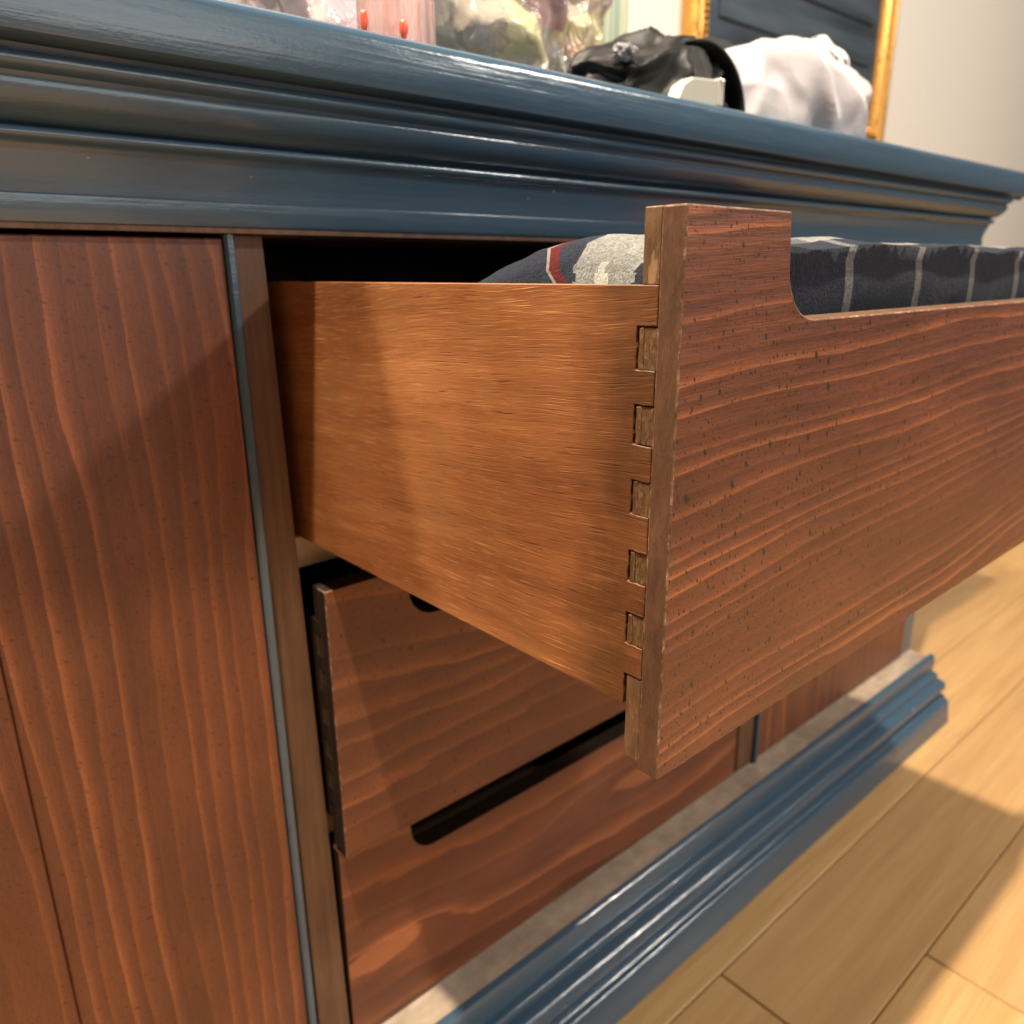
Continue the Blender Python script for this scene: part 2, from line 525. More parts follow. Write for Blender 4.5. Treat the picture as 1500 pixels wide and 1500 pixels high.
# moulding under the top: small bead, cove, half-round bead, fascia
prof = [(0.0, 0.2655), (-0.0330, 0.2655), (-0.0345, 0.2663)]
prof += [(-0.0350 - 0.0048 * math.sin(math.radians(a)), 0.2628 + 0.0034 * math.cos(math.radians(a))) for a in range(10, 171, 20)]
prof += [(-0.0342, 0.2588), (-0.0335, 0.2570)]
prof += [(-0.0350, 0.2560), (-0.0352, 0.2545), (-0.0340, 0.2515), (-0.0310, 0.2480), (-0.0265, 0.2450), (-0.0215, 0.2430), (-0.0175, 0.2423), (-0.0165, 0.2412)]
prof += [(-0.0180 - 0.0042 * math.sin(math.radians(a)), 0.2385 + 0.0028 * math.cos(math.radians(a))) for a in range(20, 171, 15)]
prof += [(-0.0168, 0.2350), (-0.0160, 0.2335), (-0.0152, 0.2310), (-0.0128, 0.2262), (-0.0112, 0.2215), (-0.0104, 0.2168), (-0.0102, 0.2158), (-0.0112, 0.2150), (-0.0112, 0.2050), (-0.0100, 0.2036), (0.0, 0.2036)]
extrude_x('frieze_moulding', prof, DX0, DX1, BLUE, dresser, seed=5.0)

bm = bmesh.new()
box(bm, DX0 + 0.01, DX1 - 0.01, -0.0090, 0.045, 0.2008, 0.2034)
obj('top_rail', bm, STILE, dresser)


# stiles (edge slightly out of true, as in the photo), blue beads
def stile(x0t, x1t, x0b, x1b):
    bm = bmesh.new()
    v = box(bm, 0, 1, 0.0, 0.05, 0, 1)
    P = [(x0b, 0.0, -0.3875), (x1b, 0.0, -0.3875), (x1b, 0.05, -0.3875), (x0b, 0.05, -0.3875),
         (x0t, 0.0, 0.2006), (x1t, 0.0, 0.2006), (x1t, 0.05, 0.2006), (x0t, 0.05, 0.2006)]
    for a, p in zip(v, P):
        a.co = p
    bevel(bm, 0.0008, 2)
    obj('stile', bm, STILE, dresser)


stile(-0.0295, -0.0125, -0.0265, -0.0022)
stile(W + 0.004, W + 0.036, W + 0.004, W + 0.036)


def bead(x0, x1):
    bm = bmesh.new()
    prism(bm, [(x0, 0.04), (x0, -0.0035), (x0 + 0.0012, -0.005), (x1 - 0.0012, -0.005), (x1, -0.0035), (x1, 0.04)], 2, -0.3872, 0.2003)
    obj('bead_strip', bm, BLUE, dresser)


bead(-0.0350, -0.0297)
bead(W + 0.0362, W + 0.0415)


# outer bay doors
def door(x0, x1):
    n = 3
    root = empty('door', ((x0 + x1) / 2, 0.0, -0.38), dresser)
    wd = (x1 - x0) / n
    for i in range(n):
        bm = bmesh.new()
        box(bm, x0 + i * wd + 0.0002, x0 + (i + 1) * wd - 0.0002, -0.002, 0.016, -0.3850, 0.1985)
        bevel(bm, 0.0008, 1)
        obj('board', bm, DOORWOOD, root)


door(DX0 + 0.035, -0.0352)
door(W + 0.0417, DX1 - 0.035)

# carcass
def part_box(name, mat, *a, bw=0.0):
    bm = bmesh.new()
    box(bm, *a)
    if bw:
        bevel(bm, bw, 1)
    return obj(name, bm, mat, dresser)


part_box('end_panel', BLUE, DX0, DX0 + 0.034, 0.0, 0.49, -0.3872, 0.2006)
part_box('end_panel', BLUE, DX1 - 0.034, DX1, 0.0, 0.49, -0.3872, 0.2006)
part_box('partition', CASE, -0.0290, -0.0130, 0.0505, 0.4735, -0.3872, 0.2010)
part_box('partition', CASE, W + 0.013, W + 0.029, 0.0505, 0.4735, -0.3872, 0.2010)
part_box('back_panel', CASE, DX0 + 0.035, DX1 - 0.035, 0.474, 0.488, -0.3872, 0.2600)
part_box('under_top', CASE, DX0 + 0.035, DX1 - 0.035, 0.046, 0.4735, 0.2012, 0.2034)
# rails between the drawers, set back behind the drawer fronts
for zt in (0.0205, -0.1865):
    part_box('drawer_rail', RAILW, -0.0128, W + 0.0128, 0.019, 0.070, zt - 0.021, zt, bw=0.0008)

# plinth: dusty ledge and stepped blue base moulding
part_box('ledge', RAILW, DX0, DX1, -0.0268, 0.475, -0.4000, -0.3880)
prof = [(0.0, -0.4005), (-0.0270, -0.4005), (-0.0270, -0.3882), (-0.0300, -0.3878), (-0.0330, -0.3888), (-0.0345, -0.3915), (-0.0350, -0.3950),
        (-0.0350, -0.4060), (-0.0340, -0.4130), (-0.0345, -0.4148), (-0.0380, -0.4153), (-0.0405, -0.4156), (-0.0422, -0.4172), (-0.0426, -0.4200), (-0.0428, -0.4235)]
prof += [(-0.0460 - 0.0105 * math.sin(math.radians(a)), -0.4340 + 0.0100 * math.cos(math.radians(a))) for a in range(5, 151, 10)]
prof += [(-0.0505, -0.4445), (-0.0515, -0.4462), (-0.0560, -0.4470), (-0.0582, -0.4486), (-0.0585, -0.4508), (-0.0575, -0.4518), (-0.0605, -0.4524), (-0.0630, -0.4538), (-0.0640, -0.4565),
         (-0.0655, -0.4700), (-0.0680, -0.4890), (0.0, -0.4890)]
extrude_x('base_moulding', prof, DX0 - 0.01, DX1 + 0.01, BLUE, dresser, seed=9.0)


# ------------------------------------------------------------------ drawers
SX0, SX1, SD, SR = 0.0615, W - 0.0615, 0.0375, 0.021     # finger pull cut into the top edge


def front_profile(x0, x1, z0, z1, slot=True):
    p = [(x0, z0), (x1, z0), (x1, z1)]
    if slot:
        p += [(SX1 + 0.002, z1)]
        p += [(SX1 - SR + SR * math.cos(math.radians(a)), z1 - SD + SR + SR * math.sin(math.radians(a))) for a in range(0, -91, -15)]
        p += [(SX0 + SR + SR * math.cos(math.radians(a)), z1 - SD + SR + SR * math.sin(math.radians(a))) for a in range(-90, -181, -15)]
        p += [(SX0 - 0.002, z1)]
    p += [(x0, z1)]
    return p


PINS = [(0.1490, 0.1632), (0.1235, 0.1373), (0.0985, 0.1108), (0.0728, 0.0846), (0.0480, 0.0604)]


def drawer(yf, z0, z1, mat, label, joint=True, bottom_lip=0.003, xs=0.0):
    """yf: plane of the outer face.  The front is two layers: a face board and a core that carries the joint."""
    hgt = z1 - z0
    root = empty('drawer', (xs + W / 2, yf + 0.2, z0), dresser)
    root['label'] = label
    y_a, y_b, y_c = yf, yf + 0.0094, yf + 0.0167
    # face board
    bm = bmesh.new()
    prism(bm, front_profile(xs, xs + W, z0 - bottom_lip, z1), 1, y_a, y_b)
    for f in bm.faces:
        f.material_index = 1
    bmesh.ops.recalc_face_normals(bm, faces=bm.faces)
    for f in bm.faces:
        if f.normal.y < -0.9:
            f.material_index = 0
    bevel(bm, 0.0006, 2, 2)
    # rubbed, slightly uneven arrises
    bmesh.ops.recalc_face_normals(bm, faces=bm.faces)
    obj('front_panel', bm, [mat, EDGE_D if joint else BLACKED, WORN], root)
    # core layer
    zs1, zs0 = z1 - 0.0238, z0 + 0.022
    bm = bmesh.new()
    p = front_profile(xs + 0.0105, xs + W - 0.0105, z0, z1)
    # the core runs out to the ends above and below the side panels
    p = [(xs, z0), (xs + W, z0), (xs + W, z0 + 0.0350), (xs + W - 0.0105, z0 + 0.0350), (xs + W - 0.0105, zs1), (xs + W, zs1), (xs + W, z1)] + p[3:-1] + \
        [(xs, z1), (xs, zs1), (xs + 0.0105, zs1), (xs + 0.0105, z0 + 0.0350), (xs, z0 + 0.0350)]
    p = [(a + 0.0002 if a == xs else a, b) for a, b in p]
    prism(bm, p, 1, y_b, y_c)
    bevel(bm, 0.0004, 1)
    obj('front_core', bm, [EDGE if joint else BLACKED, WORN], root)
    # joint pins (box joint), each its own worn, slightly crooked block with a raised lip by the glue gap
    rnd = random.Random(3)

    def jline(p, q, n, amt):
        """points from p towards q (q left out), shaken a little"""
        return [(p[0] + (q[0] - p[0]) * i / n + (rnd.uniform(-amt, amt) if i else 0),
                 p[1] + (q[1] - p[1]) * i / n + (rnd.uniform(-amt, amt) if i else 0)) for i in range(n)]

    def jloop(pts, n, amt):
        out = []
        for p, q in zip(pts, pts[1:] + pts[:1]):
            out += jline(p, q, n, amt)
        return out
    for (a, b) in PINS:
        for s in (0, 1):
            bm = bmesh.new()
            xa = xs + (0.0001 if s == 0 else W - 0.0108)
            rec = rnd.uniform(0.0001, 0.0004)
            za, zb = z0 + a + rnd.uniform(-0.0004, 0.0005), z0 + b + rnd.uniform(-0.0006, 0.0002)
            yl = y_c - 0.0019 + rnd.uniform(-0.0004, 0.0004)
            prism(bm, jloop([(y_b + 0.0001, za), (yl, za), (yl, zb), (y_b + 0.0001, zb + rnd.uniform(-0.0006, 0.0))], 4, 0.00012), 0, xa + rec, xa + 0.0104)
            prism(bm, jloop([(yl + 0.00005, za), (y_c + 0.0003, za + 0.0003), (y_c + 0.0002, zb - 0.0004), (yl + 0.00005, zb)], 4, 0.00018), 0, xa, xa + 0.0100)
            bevel(bm, 0.0002, 1, 1)
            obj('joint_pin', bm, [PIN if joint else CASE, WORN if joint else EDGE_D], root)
    # side panels with fingers between the pins (polygon in Y,Z)
    y_in, y_end = y_c + 0.0013, yf + 0.44
    for s in (0, 1):
        bm = bmesh.new()
        p = [(y_end, zs0), (y_end, zs1)] + jline((y_b + 0.0003, zs1), (y_b + 0.0003, z0 + PINS[0][1]), 4, 0.0001)
        for k, (a, b) in enumerate(PINS):
            ye = y_b + 0.0003
            nxt = PINS[k + 1][1] if k + 1 < len(PINS) else 0.0354
            p += jline((ye, z0 + b + 0.0001), (y_in, z0 + b + 0.0001), 4, 0.0002)
            p += jline((y_in, z0 + b + 0.0001), (y_in, z0 + a - 0.0001), 8, 0.00025)
            p += jline((y_in, z0 + a - 0.0001), (ye, z0 + a - 0.0001), 4, 0.0002)
            p += jline((ye, z0 + a - 0.0001), (ye, z0 + nxt + 0.0001), 4, 0.0001)
        p += jline((y_b + 0.0003, z0 + 0.0354), (y_in, z0 + 0.0354), 3, 0.0001) + jline((y_in, z0 + 0.0354), (y_in, zs0), 6, 0.0002) + [(y_in, zs0)]
        x0 = xs if s == 0 else xs + W - 0.0105
        prism(bm, p, 0, x0, x0 + 0.0105)
        bevel(bm, 0.00022, 1)
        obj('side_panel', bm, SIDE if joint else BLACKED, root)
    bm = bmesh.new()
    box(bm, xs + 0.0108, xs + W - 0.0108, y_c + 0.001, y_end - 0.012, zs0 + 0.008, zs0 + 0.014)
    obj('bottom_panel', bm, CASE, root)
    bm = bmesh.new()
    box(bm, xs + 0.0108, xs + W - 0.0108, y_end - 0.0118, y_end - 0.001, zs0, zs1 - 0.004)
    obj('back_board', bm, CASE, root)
    return root


drawer(-0.2713, 0.0, 0.2, FRONT_A, 'top drawer pulled open with a cloth inside')
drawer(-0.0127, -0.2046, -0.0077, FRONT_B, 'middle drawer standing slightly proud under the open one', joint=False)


# bottom drawer is shallower: scale the joint to its height
def low_drawer():
    z0, z1, yf = -0.3865, -0.2094, 0.0
    root = empty('drawer', (W / 2, 0.2, z0), dresser)
    root['label'] = 'bottom drawer pushed shut above the base moulding'
    bm = bmesh.new()
    prism(bm, front_profile(0.0005, W, z0, z1), 1, yf, yf + 0.0167)
    bmesh.ops.recalc_face_normals(bm, faces=bm.faces)
    for f in bm.faces:
        f.material_index = 0 if f.normal.y < -0.9 else 1
    bevel(bm, 0.0006, 2)
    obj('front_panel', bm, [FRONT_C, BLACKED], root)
    for s in (0, 1):
        bm = bmesh.new()
        x0 = 0.0005 if s == 0 else W - 0.0105
        box(bm, x0, x0 + 0.0105, 0.0170, 0.44, z0 + 0.012, z1 - 0.024)
        obj('side_panel', bm, SIDE, root)
    bm = bmesh.new()
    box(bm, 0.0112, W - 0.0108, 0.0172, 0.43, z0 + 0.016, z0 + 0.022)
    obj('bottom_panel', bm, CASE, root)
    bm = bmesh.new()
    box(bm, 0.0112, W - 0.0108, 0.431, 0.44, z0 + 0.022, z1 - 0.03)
    obj('back_board', bm, CASE, root)


low_drawer()


# ------------------------------------------------------------------ crumpled things
def fold(p, sc, seed):
    """sharp fold field: ridged noise, 0..1"""
    q = Vector(p) * sc + Vector((seed, seed * 1.3, seed * 0.7))
    return 1.0 - abs(noise.noise(q)) * 2.0


def lump(name, c, r, mats, parent=None, sub=5, amp=0.15, sc=20.0, seed=0.0, power=2.4, floor_z=None, facet=0.0, shape=None):
    bm = bmesh.new()
    bmesh.ops.create_icosphere(bm, subdivisions=sub, radius=1.0)
    for v in bm.verts:
        n = v.co.normalized()
        k = (abs(n.x) ** power + abs(n.y) ** power + abs(n.z) ** power) ** (-1.0 / power)
        p = Vector((n.x * r[0], n.y * r[1], n.z * r[2])) * k
        if shape:
            p = shape(p)
        d = fold(p, sc, seed) * 0.6 + fold(p, sc * 2.1, seed + 5) * 0.3 + noise.noise(p * sc * 0.6 + Vector((seed, 0, 0))) * 0.5
        if facet:
            dd, pp = noise.voronoi(p * sc * 0.9 + Vector((seed, 2, 3)))
            d += facet * (dd[1] - dd[0])
        v.co = Vector(c) + p + n * (d - 0.4) * amp * min(r)
        if floor_z is not None and v.co.z < floor_z:
            v.co.z = floor_z + 0.0003
    return obj(name, bm, mats, parent, smooth=True)


TOPZ = ZT + 0.0004


def mat_cloth(name, col, rough=0.9, sheen=0.3, weave=1400, bumpd=0.0004):
    t = NT(name)
    a = t.noise(t.map((weave, weave, weave)), 1, 2)
    b = t.noise(t.map((60, 60, 60)), 1, 3)
    c = t.mix(0.5, (*col, 1), t.ramp(a, [(0.3, (0.6, 0.6, 0.6)), (0.7, (1.2, 1.2, 1.2))]), 'MULTIPLY')
    nrm = t.bump(t.math('MULTIPLY_ADD', a, 0.4, b), bumpd, 0.6)
    return t.out(c, rough, nrm, 0.25, Sheen_Weight=sheen)


# --- cellophane bags
def mat_film(name, stops, sc, seed):
    t = NT(name)
    warp = t.noise(t.map((14, 14, 14), loc=(seed, seed, 0)), 1, 2, 0.5, 0, True)
    co = t.n('ShaderNodeVectorMath', operation='MULTIPLY_ADD')
    t.set(co.inputs[0], warp); co.inputs[1].default_value = (0.09, 0.09, 0.09); t.set(co.inputs[2], t.co)
    a = t.noise(co.outputs[0], sc, 2, 0.45)
    vo = t.n('ShaderNodeTexVoronoi')
    t.set(vo.inputs['Vector'], co.outputs[0]); vo.inputs['Scale'].default_value = sc * 3.2
    f = t.math('MULTIPLY_ADD', t.sep(vo.outputs['Color'])[0], 0.62, t.math('MULTIPLY', a, 0.50))
    c = t.ramp(f, stops)
    wr = t.noise(t.map((52, 52, 30)), 1, 3, 0.5, 1.6)
    cr = t.math('ABSOLUTE', t.math('SUBTRACT', wr, 0.5))
    nrm = t.bump(t.math('MULTIPLY_ADD', cr, -1.2, wr), 0.006, 0.55)
    m_ = t.out(c, 0.22, nrm, 0.6)
    t.b.inputs['Coat Weight'].default_value = 0.6
    t.b.inputs['Coat Roughness'].default_value = 0.06
    return m_


LILAC = mat_film('iridescent_film', [(0.20, (0.44, 0.29, 0.34)), (0.36, (0.50, 0.41, 0.37)), (0.46, (0.33, 0.26, 0.46)), (0.55, (0.50, 0.46, 0.26)), (0.64, (0.52, 0.36, 0.40)), (0.76, (0.56, 0.50, 0.48)), (0.9, (0.24, 0.21, 0.17))], 6.5, 3.0)
BEIGE = mat_film('clear_film_over_paper', [(0.18, (0.28, 0.22, 0.155)), (0.32, (0.45, 0.36, 0.25)), (0.44, (0.38, 0.31, 0.23)), (0.52, (0.52, 0.41, 0.45)), (0.60, (0.50, 0.24, 0.155)), (0.67, (0.58, 0.52, 0.30)), (0.76, (0.47, 0.41, 0.33)), (0.88, (0.36, 0.325, 0.27))], 8.0, 8.0)

b1 = lump('gift_bag', (0.030, 0.150, TOPZ + 0.085), (0.125, 0.050, 0.095), LILAC, sub=6, amp=0.45, sc=15, seed=1.0, power=3.0, floor_z=TOPZ, facet=0.5)
tag(b1, 'crumpled lilac iridescent film gift bag behind the pink tumbler on the dresser top', 'gift bag')
b2 = lump('gift_bag', (0.272, 0.150, TOPZ + 0.090), (0.108, 0.055, 0.105), BEIGE, sub=6, amp=0.50, sc=17, seed=4.0, power=3.0, floor_z=TOPZ, facet=0.6)
tag(b2, 'crumpled clear cellophane bag of beige and salmon paper beside the black cap', 'gift bag')


# --- pink tumbler
def tumbler():
    t = NT('pink_glass')
    st = t.noise(t.map((240, 240, 10)), 1, 2)
    c = t.ramp(st, [(0.3, (0.93, 0.55, 0.48)), (0.5, (0.97, 0.80, 0.76)), (0.7, (0.99, 0.92, 0.88))])
    g = t.out(c, 0.06, t.bump(t.noise(t.map((160, 160, 40)), 1, 2), 0.002, 0.5), 0.6, Transmission_Weight=0.72, IOR=1.45)
    red = NT('red_enamel').out((0.80, 0.10, 0.045), 0.2, None, 0.6)
    cx, cy, r = 0.1005, 0.030, 0.0232
    root = empty('tumbler', (cx, cy, TOPZ))
    tag(root, 'fluted pink glass tumbler with red marks in front of the film bags', 'tumbler')
    bm = bmesh.new()
    N, prof = 96, [(0.0, 0.0), (0.95, 0.0), (1.0, 0.003), (1.0, 0.115), (0.99, 0.118), (0.90, 0.118), (0.88, 0.115), (0.87, 0.012), (0.85, 0.008), (0.0, 0.008)]
    rings = []
    for (k, z) in prof:
        if k == 0.0:
            rings.append([bm.verts.new((cx, cy, TOPZ + z))])
            continue
        ring = []
        for i in range(N):
            a = 2 * math.pi * i / N
            rr = r * k * (1 + (0.035 * abs(math.cos(a * 8)) if k > 0.93 else 0))
            ring.append(bm.verts.new((cx + rr * math.cos(a), cy + rr * math.sin(a), TOPZ + z)))
        rings.append(ring)
    for A, B in zip(rings[:-1], rings[1:]):
        for i in range(N):
            j = (i + 1) % N
            if len(A) == 1:
                bm.faces.new((A[0], B[i], B[j]))
            elif len(B) == 1:
                bm.faces.new((A[i], A[j], B[0]))
            else:
                bm.faces.new((A[i], A[j], B[j], B[i]))
    obj('glass_wall', bm, g, root, smooth=True)
    for (ang, z, h) in ((184, 0.0275, 0.0065), (246, 0.0215, 0.0055)):
        bm = bmesh.new()
        bmesh.ops.create_uvsphere(bm, u_segments=14, v_segments=10, radius=1.0)
        a = math.radians(ang)
        for v in bm.verts:
            v.co = Vector((cx + (r * 1.03) * math.cos(a) + v.co.x * 0.0026, cy + (r * 1.03) * math.sin(a) + v.co.y * 0.0026, TOPZ + z + v.co.z * h * (1 - 0.25 * v.co.z)))
        obj('red_mark', bm, red, root, smooth=True)


tumbler()


# --- green folder standing behind the bag
def folder():
    t = NT('green_striped_card')
    x, y, z = t.sep(t.co)
    s = t.noise(t.comb(t.math('MULTIPLY', x, 190.0), t.math('MULTIPLY', y, 190.0), t.math('MULTIPLY', z, 3.0)), 1, 1)
    c = t.ramp(s, [(0.36, (0.20, 0.27, 0.19)), (0.5, (0.27, 0.34, 0.25)), (0.60, (0.60, 0.57, 0.33)), (0.68, (0.25, 0.34, 0.24))])
    mt = t.out(c, 0.35, None, 0.5)
    inner = NT('paper_edge').out((0.62, 0.58, 0.48), 0.8)
    cx0, cx1 = 0.440, 0.507
    root = empty('book', ((cx0 + cx1) / 2, 0.2125, TOPZ))
    tag(root, 'green striped book standing upright between the cellophane bag and the wall', 'book')
    bm = bmesh.new()
    box(bm, cx0, cx1, 0.200, 0.2025, TOPZ, TOPZ + 0.21)
    bevel(bm, 0.0008, 1)
    obj('cover', bm, mt, root)
    bm = bmesh.new()
    box(bm, cx0, cx1, 0.2225, 0.225, TOPZ, TOPZ + 0.21)
    bevel(bm, 0.0008, 1)
    obj('cover', bm, mt, root)
    bm = bmesh.new()
    box(bm, cx0 + 0.001, cx1 - 0.003, 0.203, 0.222, TOPZ + 0.003, TOPZ + 0.207)
    obj('page_block', bm, inner, root)


folder()

# --- framed picture on the wall
def picture():
    t = NT('gold_leaf')
    a = t.noise(t.map((120, 120, 120)), 1, 3)
    gold = t.out(t.mix(a, (0.40, 0.185, 0.035), (0.60, 0.33, 0.085)), t.rng(a, 0.3, 0.7, 0.25, 0.45), t.bump(a, 0.001, 0.4), 0.5, Metallic=0.75)
    tp = NT('slate_picture')
    x, y, z = tp.sep(tp.co)
    b = tp.noise(tp.map((3, 3, 22)), 1, 3, 0.5)
    canvas = tp.out(tp.ramp(b, [(0.3, (0.018, 0.024, 0.032)), (0.55, (0.045, 0.062, 0.082)), (0.75, (0.07, 0.09, 0.115))]), 0.35, None, 0.5)
    X0, X1, Z0, Z1, Y = 1.108, 1.90, 0.46, 1.25, 0.599
    fw = 0.064
    root = empty('picture', ((X0 + X1) / 2, Y, Z0))
    tag(root, 'dark slate blue picture in a beaded gold frame hanging on the white wall', 'picture')
    bm = bmesh.new()
    box(bm, X0 + fw - 0.004, X1 - fw + 0.004, Y - 0.012, Y - 0.004, Z0 + fw - 0.004, Z1 - fw + 0.004)
    obj('canvas', bm, canvas, root)
    # slats of the painted shutter
    zz = Z0 + fw + 0.03
    while zz < Z1 - fw - 0.05:
        bm = bmesh.new()
        box(bm, X0 + fw + 0.03, X1 - fw - 0.03, Y - 0.018, Y - 0.0122, zz, zz + 0.05)
        bevel(bm, 0.002, 1)
        obj('slat', bm, canvas, root)
        zz += 0.085
    # moulded frame: four mitred lengths
    prof = [(0.0, 0.0), (0.0, 0.020), (0.008, 0.030), (0.018, 0.026), (0.024, 0.020), (0.034, 0.024), (0.044, 0.018), (0.054, 0.010), (0.064, 0.008), (0.064, 0.0)]
    for side in range(4):
        bm = bmesh.new()
        rows_ = []
        for (d, h) in prof:
            if side == 0:   ends = ((X0 + d, Z0 + d), (X0 + d, Z1 - d))
            elif side == 1: ends = ((X0 + d, Z1 - d), (X1 - d, Z1 - d))
            elif side == 2: ends = ((X1 - d, Z1 - d), (X1 - d, Z0 + d))
            else:           ends = ((X1 - d, Z0 + d), (X0 + d, Z0 + d))
            rows_.append([bm.verts.new((e[0], Y - h, e[1])) for e in ends])
        for A, B in zip(rows_, rows_[1:] + rows_[:1]):
            bm.faces.new((A[0], A[1], B[1], B[0]))
        bm.faces.new([r_[0] for r_ in rows_])
        bm.faces.new([r_[1] for r_ in rows_][::-1])
        obj('frame', bm, gold, root)
    bm = bmesh.new()
    n = 60
    for i in range(n):
        for (xx, zz) in ((X0 + fw - 0.006, Z0 + fw + (Z1 - Z0 - 2 * fw) * i / n), (X1 - fw + 0.006, Z0 + fw + (Z1 - Z0 - 2 * fw) * i / n),
                         (X0 + fw + (X1 - X0 - 2 * fw) * i / n, Z0 + fw - 0.006), (X0 + fw + (X1 - X0 - 2 * fw) * i / n, Z1 - fw + 0.006)):
            bmesh.ops.create_icosphere(bm, subdivisions=1, radius=0.0052, matrix=Matrix.Translation((xx, Y - 0.013, zz)))
    o = obj('beading', bm, gold, root, smooth=True)
    o['kind'] = 'stuff'


picture()

# --- black cap, second black cap behind, white case, cloths
BLACK = mat_cloth('black_satin', (0.0055, 0.0052, 0.0056), 0.48, 0.05, 1600, 0.0005)
BLACK2 = mat_cloth('black_cotton', (0.0055, 0.0055, 0.006), 0.75, 0.05)
SILVER = mat_mottle('silver_thread', [(0.02, 0.02, 0.02), (0.16, 0.16, 0.17), (0.45, 0.45, 0.48), (0.8, 0.8, 0.82)], (500, 500, 500), 0.35)


def cap():
    cx, cy = 0.330, 0.022
    root = empty('cap', (cx, cy, TOPZ))
    tag(root, 'crumpled black satin cap with its brim to the right, near the front of the top', 'cap')
    rnd = random.Random(5)
    # folded crown: a dome of few control points, so that it breaks into broad flat folds
    planes = []
    for i in range(11):
        a = rnd.uniform(0, 2 * math.pi)
        e = rnd.uniform(0.05, 1.35)
        planes.append((Vector((math.cos(a) * math.cos(e), math.sin(a) * math.cos(e), math.sin(e))), rnd.uniform(0.86, 1.04)))
    bm = bmesh.new()
    bmesh.ops.create_icosphere(bm, subdivisions=6, radius=1.0)
    for v in bm.verts:
        n = v.co.normalized()
        rr = 1.12
        for (pn, d) in planes:
            c_ = n.dot(pn)
            if c_ > 0.05:
                rr = -math.log(math.exp(-45 * rr) + math.exp(-45 * d / c_)) / 45
        crease = 0.13 * (1 - min(1.0, abs(noise.noise(n * 1.9 + Vector((4, 1, 2)))) * 6)) + 0.08 * (1 - min(1.0, abs(noise.noise(Vector((n.x * 2.6, n.y * 1.2, n.z * 1.6)) + Vector((9, 3, 7)))) * 4.5)) - 0.06 * noise.noise(n * 2.3)
        rr += crease
        x, y, z = n.x * rr * 0.084, n.y * rr * 0.046, n.z * rr * 0.0565
        if x < 0:
            z *= 1 + 0.35 * x / 0.078
        v.co = Vector((cx + x, cy + y, max(TOPZ + 0.0003, TOPZ + 0.002 + z)))
    obj('crown', bm, BLACK, root, smooth=True)
    # brim: a stiff bent sheet rising over the right side of the crown
    bm = bmesh.new()
    na, nr = 32, 8
    top, bot = [], []
    for i in range(na + 1):
        a = math.radians(-4 + 112 * i / na)
        ra, rb = [], []
        for j in range(nr + 1):
            k = j / nr
            rad = 0.052 + 0.004 * k
            x = cx + 0.030 + (rad + 0.004) * math.cos(a)
            z = TOPZ + 0.0020 + rad * 0.98 * max(0.0, math.sin(a))
            y = cy - 0.034 + 0.050 * k
            ra.append(bm.verts.new((x, y, z + 0.0012)))
            rb.append(bm.verts.new((x - 0.0022 * math.cos(a), y, max(TOPZ + 0.0002, z - 0.0012))))
        top.append(ra); bot.append(rb)
    for i in range(na):
        for j in range(nr):
            bm.faces.new((top[i][j], top[i + 1][j], top[i + 1][j + 1], top[i][j + 1]))
            bm.faces.new((bot[i][j], bot[i][j + 1], bot[i + 1][j + 1], bot[i + 1][j]))
        bm.faces.new((top[i][0], bot[i][0], bot[i + 1][0], top[i + 1][0]))
        bm.faces.new((top[i][nr], top[i + 1][nr], bot[i + 1][nr], bot[i][nr]))
    bm.faces.new([*top[0], *bot[0][::-1]])
    bm.faces.new([*top[na][::-1], *bot[na]])
    obj('brim', bm, BLACK2, root, smooth=True)
    lump('silver_patch', (cx - 0.057, cy - 0.026, TOPZ + 0.0335), (0.0085, 0.006, 0.0045), SILVER, root, sub=4, amp=0.9, sc=260, seed=3)


cap()
c2 = lump('beanie', (0.545, 0.130, TOPZ + 0.040), (0.062, 0.060, 0.070), BLACK2, sub=5, amp=0.06, sc=14, seed=31, power=2.1, floor_z=TOPZ)
tag(c2, 'smooth black rounded beanie behind the crumpled black cap', 'beanie')


def white_case():
    mt = NT('white_plastic').out((0.40, 0.385, 0.335), 0.32, None, 0.5)
    pin = NT('steel_pin').out((0.75, 0.75, 0.75), 0.2, None, 0.5, Metallic=1.0)
    root = empty('clip', (0.316, -0.034, TOPZ))
    tag(root, 'small white plastic clip with steel pins lying in front of the black cap', 'clip')
    bm = bmesh.new()
    prism(bm, [(0.289, TOPZ), (0.3415, TOPZ), (0.3415, TOPZ + 0.0190), (0.3060, TOPZ + 0.0165), (0.2960, TOPZ + 0.0110)], 1, -0.040, -0.028)
    bevel(bm, 0.0012, 2)
    obj('body', bm, mt, root, smooth=False)
    bm = bmesh.new()
    prism(bm, [(0.3355, TOPZ + 0.001), (0.3425, TOPZ + 0.001), (0.3425, TOPZ + 0.0198), (0.3355, TOPZ + 0.0195)], 1, -0.0412, -0.0270)
    bevel(bm, 0.0008, 2)
    obj('end_cap', bm, mt, root)
    for xx in (0.3370, 0.3405):
        bm = bmesh.new()
        bmesh.ops.create_uvsphere(bm, u_segments=10, v_segments=8, radius=0.0012, matrix=Matrix.Translation((xx, -0.0415, TOPZ + 0.0180)))
        obj('pin', bm, pin, root, smooth=True)


white_case()
WHITE = mat_cloth('white_cotton', (0.36, 0.335, 0.35), 0.85, 0.3)
wc = lump('shirt', (0.572, 0.055, TOPZ + 0.034), (0.145, 0.055, 0.054), WHITE, sub=6, amp=0.42, sc=11, seed=41, power=2.3, floor_z=TOPZ, facet=0.5)
tag(wc, 'crumpled white cotton shirt to the right of the black cap', 'shirt')


